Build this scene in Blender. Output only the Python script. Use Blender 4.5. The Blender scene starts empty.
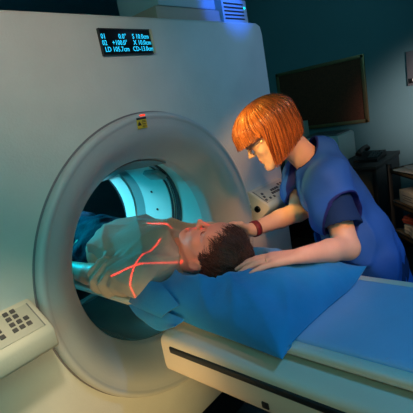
import bpy, bmesh, math, random
import numpy as np
from mathutils import Vector, Matrix, Euler

random.seed(4)
rng = np.random.default_rng(7)
sc = bpy.context.scene
COL = sc.collection
PI = math.pi

# ------------------------------------------------------------------ camera
def cam_axes(yaw, pitch, roll):
    cy, sy, cp, sp = math.cos(yaw), math.sin(yaw), math.cos(pitch), math.sin(pitch)
    f = np.array([sy * cp, cy * cp, -sp]); r = np.array([cy, -sy, 0.0]); u = np.cross(r, f)
    c, s = math.cos(roll), math.sin(roll)
    return c * r + s * u, -s * r + c * u, f
cr, cu, cf = cam_axes(.8175, .2409, -.1895)
cam = bpy.data.objects.new('camera', bpy.data.cameras.new('camera'))
COL.objects.link(cam)
cam.matrix_world = Matrix(((cr[0], cu[0], -cf[0], -.9037), (cr[1], cu[1], -cf[1], -1.0667),
                           (cr[2], cu[2], -cf[2], 1.4863), (0, 0, 0, 1)))
cam.data.sensor_width = 36.0
cam.data.lens = 394.98 / 413.0 * 36.0
cam.data.clip_start = .02
sc.camera = cam

# ------------------------------------------------------------------ exposure, world
sc.view_settings.view_transform = 'Standard'
sc.view_settings.look = 'None'
sc.view_settings.exposure = 0.0
sc.view_settings.gamma = 1.0
sc.view_settings.use_curve_mapping = False
w = bpy.data.worlds.new('dim_room'); sc.world = w; w.use_nodes = True
w.node_tree.nodes['Background'].inputs[0].default_value = (.08, .5, .9, 1)
w.node_tree.nodes['Background'].inputs[1].default_value = .085

# ------------------------------------------------------------------ lamps of the gelled set and added fills
def aim(o, target):
    d = Vector(target) - o.location
    o.rotation_euler = d.to_track_quat('-Z', 'Y').to_euler()
def area(name, loc, target, color, power, size, sy=None, spread=180):
    l = bpy.data.lights.new(name, 'AREA'); l.color = color; l.energy = power
    l.shape = 'RECTANGLE'; l.size = size; l.size_y = sy or size; l.spread = math.radians(spread)
    o = bpy.data.objects.new(name, l); COL.objects.link(o); o.location = loc; aim(o, target); return o
def spot(name, loc, target, color, power, angle, blend=.5, soft=.05):
    l = bpy.data.lights.new(name, 'SPOT'); l.color = color; l.energy = power
    l.spot_size = math.radians(angle); l.spot_blend = blend; l.shadow_soft_size = soft
    o = bpy.data.objects.new(name, l); COL.objects.link(o); o.location = loc; aim(o, target); return o
# unseen gelled lamps, placed and coloured to fit the tones on each part
spot('cyan_bore_lamp', (-0.15, 1.15, 1.43), (0.16, 0.3, 1.02), (0.0, 0.757, 1.0), 44.40, 110, 0.4, 0.05)
spot('warm_key_lamp', (-1.0, -0.42, 1.72), (0.235, -0.29, 1.335), (1.0, 0.575, 0.15), 120.00, 11, 0.7, 0.05)
spot('warm_hair_lamp', (-0.35, 0.02, 2.2), (0.24, -0.31, 1.3), (1.0, 0.654, 0.115), 78.00, 13, 0.8, 0.05)
spot('warm_low_lamp', (-1.05, -0.75, 0.55), (-0.22, -0.1, 0.74), (1.0, 0.509, 0.164), 16.50, 48, 1, 0.08)
area('teal_soft_lamp', (-1.7, -1.9, 2.5), (-0.35, 0, 1.55), (0.16, 1.0, 0.8), 2.50, 0.6, 0.6, 90)
spot('warm_top_lamp', (-1.1, -1.6, 2.5), (-0.33, 0, 1.72), (1.0, 0.62, 0.52), 70.00, 29, 1, 0.2)
spot('blue_table_lamp', (0.2, -1.7, 2.6), (0.0, -1.0, 0.9), (0.1, 0.5, 1.0), 60.00, 50, 0.7, 0.08)
spot('wall_wash_lamp', (1.2, -1.6, 1.5), (2.6, -0.5, 1.2), (1.0, 0.762, 0.738), 252.00, 34, 1, 0.1)
spot('keypad_fill', (-0.75, -0.9, 2.3), (-0.62, -0.05, 1.0), (1.0, 0.818, 0.545), 88.00, 14, 1, 0.08)  # added spot, brightens the left keypad
spot('blue_side_lamp', (1.5, -1.5, 2.5), (0.65, 0, 1.5), (0.333, 0.59, 1.0), 46.80, 40, 0.9, 0.2)
spot('amber_floor_lamp', (-0.5, -1.0, 0.14), (-0.4, 0, 0.5), (1.0, 0.678, 0.217), 23.00, 62, 1, 0.08)
spot('warm_pillow_lamp', (-0.3, -0.75, 2.55), (0.0, -0.38, 0.97), (1.0, 0.4, 0.28), 15.00, 24, 0.6, 0.06)
spot('warm_face_fill', (-0.9, -0.55, 2.0), (-0.05, -0.18, 1.07), (1.0, 0.26, 0.16), 30.00, 13, 0.8, 0.05)  # added to redden the patient's face
spot('teal_front_fill', (-1.7, -1.3, 1.25), (-0.6, 0, 1.22), (0.0, 1.0, 0.947), 13.30, 46, 1, 0.2)  # teal fill added for the left of the housing
spot('amber_rim_lamp', (1.05, -0.28, 1.72), (0.43, -0.02, 1.22), (1.0, 0.472, 0.139), 21.60, 26, 1, 0.05)
spot('warm_keypad_fill', (-0.6, -0.95, 1.6), (0.62, -0.05, 1.0), (1.0, 0.72, 0.42), 40.00, 9, 1, 0.04)  # unseen spot added to warm the right control panel
spot('warm_hand_fill', (-0.55, -1.25, 1.95), (0.04, -0.47, 1.02), (1.0, 0.42, 0.2), 40.00, 13, 1, 0.06)  # fill added to warm the nurse's hand on the pillow
spot('warm_arm_lamp', (-0.6, -1.5, 2.2), (0.36, -0.43, 1.12), (1.0, 0.412, 0.141), 102.00, 24, 0.7, 0.1)
spot('table_side_lamp', (-1.3, -1.9, 1.0), (-0.2, -0.75, 0.8), (1.0, 0.833, 0.389), 14.40, 36, 1, 0.1)
spot('table_end_lamp', (-1.1, -0.7, 0.85), (-0.27, -0.2, 0.8), (1.0, 0.613, 0.24), 22.50, 26, 1, 0.06)
spot('cyan_flare_fill', (-.10, 1.02, 1.28), (.35, .69, 1.06), (.42, .90, 1.0), 17, 50, .5, .04)  # second cyan spot, added to brighten the rear flare
spot('blue_roof_lamp', (.74, -.75, 2.55), (.67, .07, 1.92), (.01, .12, 1.0), 85, 18, .5, .03)
spot('warm_rack_fill', (.35, -1.00, 1.28), (1.36, -.46, .78), (1.0, .60, .36), 16, 28, 1, .08)  # added so the things on the rack show
spot('teal_wall_fill', (.9, -.2, 2.5), (2.6, .6, 1.75), (.20, .70, .85), 15, 80, 1, .15)  # teal wash added over the upper wall

# ------------------------------------------------------------------ laser positioning lights (real projectors with a slit mask)
def laser(name, loc, target, up, slits, power, angle):
    """slits: (p0, p1, width): the lamp's mask lets through a fan that draws a line from p0 to p1"""
    l = bpy.data.lights.new(name, 'SPOT'); l.color = (1, .02, .008); l.energy = power
    l.spot_size = math.radians(angle); l.spot_blend = 0; l.shadow_soft_size = 0
    o = bpy.data.objects.new(name, l); COL.objects.link(o); o.location = loc
    z = -(Vector(target) - Vector(loc)).normalized(); x = Vector(up).cross(z).normalized(); y = z.cross(x)
    o.rotation_euler = Matrix((x, y, z)).transposed().to_euler()
    l.use_nodes = True; nt = l.node_tree; N, K = nt.nodes, nt.links
    em = N['Emission']
    tc = N.new('ShaderNodeTexCoord'); sp = N.new('ShaderNodeSeparateXYZ'); K.new(tc.outputs['Normal'], sp.inputs[0])
    def m(op, a, b=None):
        n = N.new('ShaderNodeMath'); n.operation = op
        for i, v in enumerate((a, b)):
            if v is None: continue
            if isinstance(v, (int, float)): n.inputs[i].default_value = v
            else: K.new(v, n.inputs[i])
        return n.outputs[0]
    az = m('ABSOLUTE', sp.outputs[2])
    X = m('MULTIPLY', m('DIVIDE', sp.outputs[0], az), LASER_SIGN); Y = m('MULTIPLY', m('DIVIDE', sp.outputs[1], az), LASER_SIGN)
    def uv(p):
        d = Vector(p) - Vector(loc); q = -d.dot(z); return np.array([d.dot(x) / q, d.dot(y) / q]), q
    tot = None
    for p0, p1, wd in slits:
        (a, qa), (b_, qb) = uv(p0), uv(p1); t = b_ - a; ln = float(np.linalg.norm(t)); t = t / ln; nn = (-float(t[1]), float(t[0]))
        k = wd / ((qa + qb) / 2)
        dd = m('DIVIDE', m('SUBTRACT', m('ADD', m('MULTIPLY', X, nn[0]), m('MULTIPLY', Y, nn[1])), float(a @ np.array(nn))), k)
        al = m('SUBTRACT', m('ADD', m('MULTIPLY', X, float(t[0])), m('MULTIPLY', Y, float(t[1]))), float(a @ t))
        g = m('POWER', 2.718, m('MULTIPLY', m('MULTIPLY', dd, dd), -1.0))
        g = m('MULTIPLY', g, m('GREATER_THAN', al, 0.0)); g = m('MULTIPLY', g, m('LESS_THAN', al, ln))
        tot = g if tot is None else m('ADD', tot, g)
    K.new(tot, em.inputs['Strength'])
    return o
LASER_SIGN = 1.0

# ------------------------------------------------------------------ materials
def mat(name, col, rough=.5, metal=0, bump=0, bscale=60, var=0, vscale=6, spec=.5, sss=0, emit=None, estr=0, coat=0, sheen=0):
    m = bpy.data.materials.new(name); m.use_nodes = True
    nt = m.node_tree; N, K = nt.nodes, nt.links; b = N['Principled BSDF']
    b.inputs['Base Color'].default_value = (*col, 1); b.inputs['Roughness'].default_value = rough
    b.inputs['Metallic'].default_value = metal; b.inputs['Specular IOR Level'].default_value = spec
    if sss:
        b.inputs['Subsurface Weight'].default_value = sss; b.inputs['Subsurface Radius'].default_value = (.01, .004, .002)
        b.inputs['Subsurface Scale'].default_value = 1
    if coat: b.inputs['Coat Weight'].default_value = coat
    if sheen: b.inputs['Sheen Weight'].default_value = sheen
    if emit: b.inputs['Emission Color'].default_value = (*emit, 1); b.inputs['Emission Strength'].default_value = estr
    tc = N.new('ShaderNodeTexCoord')
    if var:
        n = N.new('ShaderNodeTexNoise'); n.inputs['Scale'].default_value = vscale; n.inputs['Detail'].default_value = 5
        K.new(tc.outputs['Object'], n.inputs['Vector'])
        r = N.new('ShaderNodeMapRange'); r.inputs[1].default_value = .3; r.inputs[2].default_value = .7
        r.inputs[3].default_value = 1 - var; r.inputs[4].default_value = 1 + var; K.new(n.outputs['Fac'], r.inputs[0])
        mx = N.new('ShaderNodeVectorMath'); mx.operation = 'SCALE'; mx.inputs[0].default_value = col
        K.new(r.outputs[0], mx.inputs['Scale']); K.new(mx.outputs[0], b.inputs['Base Color'])
    if bump:
        n = N.new('ShaderNodeTexNoise'); n.inputs['Scale'].default_value = bscale; n.inputs['Detail'].default_value = 4
        K.new(tc.outputs['Object'], n.inputs['Vector'])
        bp = N.new('ShaderNodeBump'); bp.inputs['Strength'].default_value = bump; bp.inputs['Distance'].default_value = .01
        K.new(n.outputs['Fac'], bp.inputs['Height']); K.new(bp.outputs[0], b.inputs['Normal'])
    return m
M = {}
M['shell'] = mat('gantry_paint', (.60, .60, .57), .55, bump=.12, bscale=160, var=.04, vscale=9)
M['ring'] = mat('ring_plastic', (.45, .47, .48), .5, bump=.05, bscale=140, var=.03)
M['gap'] = mat('gap_shade', (.16, .15, .17), .7)  # dark strip stands in for shade in the gap round the ring
M['liner'] = mat('bore_liner', (.42, .68, .70), .28, var=.04)
M['liner_dark'] = mat('bore_liner_band', (.14, .26, .28), .3)
M['floor_shade'] = mat('bore_floor_shade', (.10, .18, .19), .25, var=.1)  # dark colour stands for the dim floor of the bore
M['bore_shade'] = mat('upper_bore_shade', (.17, .165, .17), .55, var=.05)  # shade of the unlit upper bore, put into the colour
M['slot'] = mat('bore_slot', (.035, .04, .05), .25)
M['chrome'] = mat('bright_strip', (.6, .62, .65), .2, metal=1)
M['black'] = mat('black_plastic', (.012, .012, .013), .45, var=.1)
M['screen'] = mat('screen_glass', (.004, .006, .008), .35, spec=.15)
M['digit'] = mat('screen_digits', (.0, .3, .4), .5, emit=(.02, .60, 1.0), estr=1.25)
M['bezel'] = mat('screen_bezel', (.70, .52, .34), .5)
M['yellow'] = mat('warning_yellow', (.62, .42, .03), .5, var=.08, vscale=40)
M['ink'] = mat('printed_ink', (.02, .018, .016), .6)
M['greyink'] = mat('grey_ink', (.22, .21, .2), .6)
M['red_lens'] = mat('laser_lens', (.5, .02, .01), .2, emit=(1, .05, .02), estr=1.6)
M['cream'] = mat('cream_plastic', (.64, .58, .47), .42, bump=.05, bscale=150, var=.03)
M['panel'] = mat('panel_inset', (.50, .46, .38), .5, bump=.1, bscale=400)
M['button'] = mat('panel_button', (.07, .06, .06), .5, var=.15, vscale=80)
M['rim'] = mat('cradle_plastic', (.66, .62, .52), .4, var=.03)
M['pad'] = mat('pad_vinyl', (.24, .44, .68), .5, bump=.08, bscale=200, var=.04)
M['pillow'] = mat('pillow_cotton', (.012, .22, .52), .85, bump=.35, bscale=22, var=.10, vscale=9, sheen=.2, spec=.2)
M['skin'] = mat('skin', (.66, .36, .25), .5, bump=.05, bscale=260, var=.05, vscale=25, sss=.15, spec=.35)
M['skin2'] = mat('pale_skin', (.72, .44, .32), .5, bump=.04, bscale=260, var=.05, vscale=25, sss=.15, spec=.35)
M['lip'] = mat('lips', (.55, .20, .17), .4, sss=.1)
M['eye'] = mat('eye_white', (.75, .74, .72), .2)
M['shirt'] = mat('beige_tshirt', (.44, .37, .31), .9, bump=.25, bscale=45, var=.05, vscale=12, spec=.2, sheen=.1)
M['jeans'] = mat('dark_denim', (.012, .03, .075), .85, bump=.5, bscale=90, var=.35, vscale=30, spec=.2)
M['scrub'] = mat('navy_scrub', (.008, .035, .13), .85, bump=.25, bscale=35, var=.10, vscale=10, spec=.2)
M['vest'] = mat('blue_vest', (.018, .11, .48), .7, bump=.20, bscale=25, var=.08, vscale=8, spec=.3)
M['trim'] = mat('navy_binding', (.012, .03, .22), .7)
M['teal_wall'] = mat('teal_wall_paint', (.10, .21, .23), .8, bump=.06, bscale=120, var=.06, vscale=2)
M['ceiling'] = mat('ceiling_paint', (.22, .30, .36), .9, var=.05)
M['floor'] = mat('floor_vinyl', (.06, .055, .05), .45, var=.2, vscale=14)
M['cork'] = mat('cork', (.13, .035, .014), .9, bump=.5, bscale=220, var=.25, vscale=90)
M['brass'] = mat('board_frame', (.30, .20, .09), .35, metal=.6, var=.1, vscale=20)
M['white'] = mat('white_plastic', (.62, .66, .64), .5, var=.04)
M['grey'] = mat('grey_metal', (.16, .17, .18), .45, metal=.3, var=.08)
M['wood'] = mat('shelf_board', (.28, .18, .09), .55, var=.2, vscale=14)
M['paper'] = mat('paper', (.70, .68, .62), .8, var=.06, vscale=12)
M['card'] = mat('white_card', (.62, .56, .45), .8, var=.05)
M['redcloth'] = mat('red_cloth', (.30, .05, .03), .95, bump=.5, bscale=70, var=.2, vscale=30)
M['whitecloth'] = mat('white_cloth', (.62, .55, .45), .95, bump=.5, bscale=70, var=.1, vscale=30)
M['maroon'] = mat('maroon_band', (.20, .015, .02), .5, var=.15, vscale=60)
M['gold'] = mat('gold', (.85, .60, .25), .25, metal=1)
M['wire'] = mat('thin_metal', (.45, .36, .28), .3, metal=1)
M['greenbox'] = mat('pale_green_card', (.38, .46, .38), .7, var=.05)
M['tanbox'] = mat('tan_casing', (.45, .33, .27), .6, var=.06)
M['device'] = mat('pale_casing', (.52, .56, .62), .5, var=.05)
g = bpy.data.materials.new('lens_glass'); g.use_nodes = True
b = g.node_tree.nodes['Principled BSDF']; b.inputs['Transmission Weight'].default_value = 1; b.inputs['Roughness'].default_value = .02; b.inputs['IOR'].default_value = 1.05
M['glass'] = g
def hair_mat(name, c1, c2, rough):
    m = bpy.data.materials.new(name); m.use_nodes = True; nt = m.node_tree; N, K = nt.nodes, nt.links; b = N['Principled BSDF']
    b.inputs['Roughness'].default_value = rough; b.inputs['Specular IOR Level'].default_value = .6
    a = N.new('ShaderNodeAttribute'); a.attribute_name = 'tone'
    r = N.new('ShaderNodeValToRGB'); r.color_ramp.elements[0].color = (*c1, 1); r.color_ramp.elements[1].color = (*c2, 1)
    K.new(a.outputs['Fac'], r.inputs[0]); K.new(r.outputs[0], b.inputs['Base Color'])
    return m
M['redhair'] = hair_mat('copper_hair', (.11, .016, .005), (.68, .205, .045), .33)
M['brownhair'] = hair_mat('dark_brown_hair', (.022, .008, .005), (.11, .035, .016), .45)

# ------------------------------------------------------------------ object helpers
def link(name, me, m=None, parent=None, smooth=True):
    o = bpy.data.objects.new(name, me); COL.objects.link(o)
    if m is not None:
        for mm in (m if isinstance(m, (list, tuple)) else [m]): me.materials.append(mm)
    if parent is not None: o.parent = parent
    if smooth: me.shade_smooth()
    return o
def thing(name, label, cat, loc=(0, 0, 0), group=None):
    o = bpy.data.objects.new(name, None); COL.objects.link(o); o.empty_display_size = .05
    o.location = loc; tag(o, label, cat, group); return o
def tag(o, label, cat, group=None):
    o['label'] = label; o['category'] = cat
    if group: o['group'] = group
    return o
def rebase(root):
    """children were modelled in world space: shift them into the root's frame"""
    for c in root.children:
        c.matrix_parent_inverse = Matrix.Translation(-root.location)
def bm_obj(name, bm, m, parent=None, smooth=True, auto=None):
    bmesh.ops.recalc_face_normals(bm, faces=bm.faces[:])
    me = bpy.data.meshes.new(name); bm.to_mesh(me); bm.free()
    o = link(name, me, m, parent, smooth)
    if auto is not None: sharp(me, auto)
    return o
def sharp(me, deg):
    bm = bmesh.new(); bm.from_mesh(me); lim = math.radians(deg)
    for e in bm.edges:
        if len(e.link_faces) == 2 and e.calc_face_angle(0) > lim: e.smooth = False
    bm.to_mesh(me); bm.free()
def box(bm, c, s, R=None, bev=0, seg=2):
    mt = Matrix.Translation(c) @ ((R.to_4x4() if R else Matrix.Identity(4)))
    r = bmesh.ops.create_cube(bm, size=1, matrix=mt @ Matrix.Diagonal((*s, 1)))
    if bev:
        es = list({e for v in r['verts'] for e in v.link_edges})
        bmesh.ops.bevel(bm, geom=es, offset=bev, segments=seg, affect='EDGES', profile=.5)
def box_obj(name, c, s, m, parent=None, R=None, bev=.004):
    bm = bmesh.new(); box(bm, c, s, R, bev); return bm_obj(name, bm, m, parent, True, 35)
def tube(bm, pts, r, n=8, cap=True):
    pts = [Vector(p) for p in pts]; rr = r if isinstance(r, (list, tuple)) else [r] * len(pts)
    loops = []; prev = None
    for i, p in enumerate(pts):
        t = (pts[min(i + 1, len(pts) - 1)] - pts[max(i - 1, 0)]).normalized()
        if prev is None:
            a = t.orthogonal().normalized()
        else:
            a = (prev - t * prev.dot(t)).normalized()
        prev = a; bb = t.cross(a)
        loops.append([bm.verts.new(p + (a * math.cos(2 * PI * k / n) + bb * math.sin(2 * PI * k / n)) * rr[i]) for k in range(n)])
    for A, B in zip(loops, loops[1:]):
        for k in range(n): bm.faces.new((A[k], A[(k + 1) % n], B[(k + 1) % n], B[k]))
    if cap: bm.faces.new(loops[0][::-1]); bm.faces.new(loops[-1])
def loft(bm, loops, closed=True, cap=False):
    L = [[bm.verts.new(p) for p in lp] for lp in loops]
    n = len(L[0])
    for A, B in zip(L, L[1:]):
        for k in range(n if closed else n - 1): bm.faces.new((A[k], A[(k + 1) % n], B[(k + 1) % n], B[k]))
    if cap: bm.faces.new(L[0][::-1]); bm.faces.new(L[-1])
    return L
def extrude_profile(bm, prof, y0, y1, bev=0):
    """closed (x,z) profile along Y; ends rounded by `bev`"""
    c = np.mean(np.array(prof), axis=0)
    def sc_(f): return [(c[0] + (x - c[0]) * f[0], c[1] + (z - c[1]) * f[1]) for x, z in prof]
    w_ = max(abs(x - c[0]) for x, z in prof); h_ = max(abs(z - c[1]) for x, z in prof)
    st = []
    s = 1 if y1 > y0 else -1
    if bev:
        for k in range(5):
            a = k / 4 * PI / 2; d = bev * (1 - math.sin(a))
            st.append((y0 + s * bev * (1 - math.cos(a)), ((w_ - d) / w_, (h_ - d) / h_)))
        for k in range(5):
            a = (4 - k) / 4 * PI / 2; d = bev * (1 - math.sin(a))
            st.append((y1 - s * bev * (1 - math.cos(a)), ((w_ - d) / w_, (h_ - d) / h_)))
    else: st = [(y0, (1, 1)), (y1, (1, 1))]
    loft(bm, [[(x, y, z) for x, z in sc_(f)] for y, f in st], True, True)
AX = 1.0   # height of the bore axis
def lathe(bm, prof, n=128, shear=None, a0=0, a1=2 * PI):
    """profile of (r, y) around the bore axis"""
    full = abs(a1 - a0 - 2 * PI) < 1e-6
    loops = []
    for k in range(n if full else n + 1):
        t = a0 + (a1 - a0) * k / n
        loops.append([(r * math.cos(t), y - (shear(y) * r * math.sin(t) if shear else 0), AX + r * math.sin(t)) for r, y in prof])
    if full: loops.append(loops[0])
    L = [[bm.verts.new(p) for p in lp] for lp in (loops[:-1] if full else loops)]
    if full: L.append(L[0])
    for A, B in zip(L, L[1:]):
        for k in range(len(prof) - 1): bm.faces.new((A[k], B[k], B[k + 1], A[k + 1]))

# ------------------------------------------------------------------ SDF modelling (bodies and clothes as single smooth surfaces)
class SDF:
    def __init__(s, lo, hi, h):
        s.lo = np.array(lo, float); s.h = h
        s.n = np.ceil((np.array(hi) - s.lo) / h).astype(int) + 1
        s.F = np.full(s.n, .5, np.float32)
    def sub(s, lo, hi):
        a = np.maximum(np.floor((np.array(lo) - s.lo) / s.h).astype(int), 0); b = np.minimum(np.ceil((np.array(hi) - s.lo) / s.h).astype(int) + 1, s.n)
        if np.any(b <= a): return None
        sl = tuple(slice(x, y) for x, y in zip(a, b))
        g = [s.lo[i] + s.h * np.arange(a[i], b[i], dtype=np.float32) for i in range(3)]
        return sl, g[0][:, None, None], g[1][None, :, None], g[2][None, None, :]
    def merge(s, sl, d, k, op):
        A = s.F[sl]; d = d.astype(np.float32)
        if op == 'sub': d = -d
        if op == 'add':
            if k <= 0: s.F[sl] = np.minimum(A, d)
            else:
                h = np.clip(.5 + .5 * (A - d) / k, 0, 1); s.F[sl] = A + (d - A) * h - k * h * (1 - h)
        else:
            if k <= 0: s.F[sl] = np.maximum(A, d)
            else:
                h = np.clip(.5 - .5 * (A - d) / k, 0, 1); s.F[sl] = A + (d - A) * h + k * h * (1 - h)
    def cap(s, a, b, ra, rb, k=.02, st=None, op='add'):
        a = np.array(a, float); b = np.array(b, float)
        f = max(1, st[1]) if st else 1
        R = max(ra, rb) * f + k + .03
        q = s.sub(np.minimum(a, b) - R, np.maximum(a, b) + R)
        if q is None: return
        sl, X, Y, Z = q
        px, py, pz = X - a[0], Y - a[1], Z - a[2]
        v = b - a; L2 = v @ v + 1e-12
        t = np.clip((px * v[0] + py * v[1] + pz * v[2]) / L2, 0, 1)
        dx, dy, dz = px - t * v[0], py - t * v[1], pz - t * v[2]
        if st:
            n = np.array(st[0], float); n /= np.linalg.norm(n); c = dx * n[0] + dy * n[1] + dz * n[2]
            e = c * (1 / st[1] - 1); dx, dy, dz = dx + e * n[0], dy + e * n[1], dz + e * n[2]
        s.merge(sl, np.sqrt(dx * dx + dy * dy + dz * dz) - (ra + (rb - ra) * t), k, op)
    def chain(s, pts, rad, k=.02, st=None, op='add'):
        for i in range(len(pts) - 1): s.cap(pts[i], pts[i + 1], rad[i], rad[i + 1], k, st, op)
    def ell(s, c, rad, ax=None, k=.02, op='add'):
        c = np.array(c, float); ax = np.eye(3) if ax is None else np.array(ax)
        R = max(rad) + k + .03; q = s.sub(c - R, c + R)
        if q is None: return
        sl, X, Y, Z = q
        P = (X - c[0], Y - c[1], Z - c[2]); l = 0; g = 0
        for i in range(3):
            u = (P[0] * ax[i][0] + P[1] * ax[i][1] + P[2] * ax[i][2]) / rad[i]; l = l + u * u; g = g + (u / rad[i]) ** 2
        l = np.sqrt(l); g = np.sqrt(g) + 1e-9
        s.merge(sl, np.clip(l * (l - 1) / g, -.2, .3), k, op)
    def plane(s, c, n, k=.004, lo=None, hi=None):
        """cut away the side n points to (optionally only inside a box)"""
        n = np.array(n, float); n /= np.linalg.norm(n)
        q = s.sub(s.lo if lo is None else lo, s.lo + s.h * s.n if hi is None else hi)
        sl, X, Y, Z = q
        s.merge(sl, -((X - c[0]) * n[0] + (Y - c[1]) * n[1] + (Z - c[2]) * n[2]), k, 'sub')
    def fold(s, fn):
        X, Y, Z = (s.lo[i] + s.h * np.arange(s.n[i], dtype=np.float32) for i in range(3))
        s.F += fn(X[:, None, None], Y[None, :, None], Z[None, None, :]).astype(np.float32)
    def mesh(s, name, smooth=2):
        F = s.F; I = F < 0
        n = np.array(F.shape)
        c = np.zeros(n - 1, np.uint8)
        cor = [(i, j, k) for i in (0, 1) for j in (0, 1) for k in (0, 1)]
        for i, j, k in cor: c += I[i:n[0] - 1 + i, j:n[1] - 1 + j, k:n[2] - 1 + k]
        act = np.argwhere((c > 0) & (c < 8)); idx = np.full(n - 1, -1, np.int64)
        idx[tuple(act.T)] = np.arange(len(act))
        V = np.zeros((len(act), 3)); W = np.zeros(len(act))
        for e in range(3):
            o1, o2 = [a for a in range(3) if a != e]
            for p in (0, 1):
                for r in (0, 1):
                    A = act.copy(); A[:, o1] += p; A[:, o2] += r; B = A.copy(); B[:, e] += 1
                    fa = F[tuple(A.T)]; fb = F[tuple(B.T)]; m = (fa < 0) != (fb < 0)
                    t = fa[m] / (fa[m] - fb[m]); P = A[m].astype(float); P[:, e] += t
                    V[m] += P; W[m] += 1
        V = s.lo + s.h * V / W[:, None]
        Q = []
        for e in range(3):
            o1, o2 = [(1, 2), (2, 0), (0, 1)][e]
            sl0 = [slice(None)] * 3; sl1 = [slice(None)] * 3; sl0[e] = slice(0, n[e] - 1); sl1[e] = slice(1, n[e])
            a = I[tuple(sl0)]; bb = I[tuple(sl1)]
            X = np.argwhere(a != bb); X = X[(X[:, o1] > 0) & (X[:, o2] > 0) & (X[:, o1] < n[o1] - 1) & (X[:, o2] < n[o2] - 1)]
            ins = a[tuple(X.T)]
            def cell(d1, d2):
                C = X.copy(); C[:, o1] -= d1; C[:, o2] -= d2; return idx[tuple(C.T)]
            q = np.stack([cell(1, 1), cell(0, 1), cell(0, 0), cell(1, 0)], 1)
            q[~ins] = q[~ins][:, ::-1]; Q.append(q)
        Q = np.concatenate(Q)
        # light smoothing
        E_ = np.concatenate([Q[:, [0, 1]], Q[:, [1, 2]], Q[:, [2, 3]], Q[:, [3, 0]]])
        for _ in range(smooth):
            S = np.zeros_like(V); D = np.zeros(len(V))
            for ax in range(3):
                S[:, ax] = np.bincount(E_[:, 0], V[E_[:, 1], ax], len(V)) + np.bincount(E_[:, 1], V[E_[:, 0], ax], len(V))
            D = np.bincount(E_[:, 0], minlength=len(V)) + np.bincount(E_[:, 1], minlength=len(V))
            V = V * .5 + .5 * S / np.maximum(D, 1)[:, None]
        me = bpy.data.meshes.new(name)
        me.vertices.add(len(V)); me.vertices.foreach_set('co', V.astype(np.float32).ravel())
        me.loops.add(len(Q) * 4); me.loops.foreach_set('vertex_index', Q.astype(np.int32).ravel())
        me.polygons.add(len(Q)); me.polygons.foreach_set('loop_start', np.arange(0, len(Q) * 4, 4, dtype=np.int32))
        me.update(calc_edges=True); me.validate()
        s.V, s.Q = V, Q
        return me
def unit(v): v = np.array(v, float); return v / np.linalg.norm(v)
def snoise(seed, nwave=10, f=(8, 30), axis=None):
    """sum of random plane waves as a wrinkle field"""
    r = np.random.default_rng(seed); ws = []
    for _ in range(nwave):
        d = unit(r.normal(size=3))
        if axis is not None: d = unit(d - .8 * np.dot(d, axis) * np.array(axis))
        ws.append((d * r.uniform(*f), r.uniform(0, 6.28), r.uniform(.5, 1)))
    def fn(X, Y, Z):
        t = 0
        for d, p, a in ws: t = t + a * np.sin(d[0] * X + d[1] * Y + d[2] * Z + p)
        return t / nwave
    return fn

# ================================================================== ROOM
def struct(name, c, s, m):
    o = box_obj(name, c, s, m, bev=0); o['kind'] = 'structure'; return o
struct('floor', (.3, .3, -.05), (5.0, 6.2, .1), M['floor'])
struct('wall_right', (2.65, .3, 1.35), (.1, 6.2, 2.7), M['teal_wall'])
struct('wall_back', (.05, 3.25, 1.35), (5.1, .1, 2.7), M['teal_wall'])
struct('ceiling', (.1, .9, 2.75), (5.2, 4.9, .1), M['ceiling'])
bb = struct('baseboard_right', (2.59, .1, .05), (.02, 6.1, .1), M['black'])

# ================================================================== CT GANTRY
G = thing('ct_gantry', 'big pale ring-shaped CT scanner housing with glowing cyan bore and digital readout', 'CT scanner', (0, .4, 0))
def rrect(x0, x1, z0, z1, r, n):
    """rounded rectangle sampled at n equal angles about the bore axis"""
    out = []
    for k in range(n):
        t = 2 * PI * k / n; d = (math.cos(t), math.sin(t))
        lo, hi = 0, 4
        for _ in range(40):
            m_ = (lo + hi) / 2; x, z = d[0] * m_, AX + d[1] * m_
            qx = max(abs(x - (x0 + x1) / 2) - (x1 - x0) / 2 + r, 0); qz = max(abs(z - (z0 + z1) / 2) - (z1 - z0) / 2 + r, 0)
            ins = math.hypot(qx, qz) <= r
            if ins: lo = m_
            else: hi = m_
        out.append((d[0] * lo, AX + d[1] * lo))
    return out
bm = bmesh.new(); n = 256
ZB = .28
circ = lambda r, y: [(r * math.cos(2 * PI * k / n), y, AX + r * math.sin(2 * PI * k / n)) for k in range(n)]
def rr(i, y, r=.035): return [(x, y, z) for x, z in rrect(-.862 + i, .862 - i, ZB + i, 1.826 - i, r, n)]
loft(bm, [circ(.44, .03), circ(.47, .012), circ(.505, .010), rr(.014, .010), rr(.006, .013), rr(.0015, .020), rr(0, .03), rr(0, .80), rr(.004, .815), rr(.02, .82), circ(.42, .82), circ(.40, .80)])
bm_obj('housing', bm, M['shell'], G, True, 40)
box_obj('plinth', (0, .42, ZB / 2), (1.5, .62, ZB), M['black'], G, bev=.01)
bm = bmesh.new()
lathe(bm, [(.496, .03), (.507, .012), (.5095, .002), (.509, -.010), (.506, -.017), (.501, -.0205), (.496, -.0215), (.490, -.0205), (.486, -.018), (.483, -.0172), (.465, -.015),
           (.445, -.011), (.42, .005), (.395, .028), (.372, .057), (.358, .077), (.352, .086), (.350, .095), (.349, .110), (.349, .15), (.40, .16)], 192)
bm_obj('ring_cover', bm, M['ring'], G, True, 60)
bm = bmesh.new(); lathe(bm, [(.506, .0085), (.5135, .0085), (.5145, .011)], 192); bm_obj('ring_gap', bm, M['gap'], G)
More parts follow.
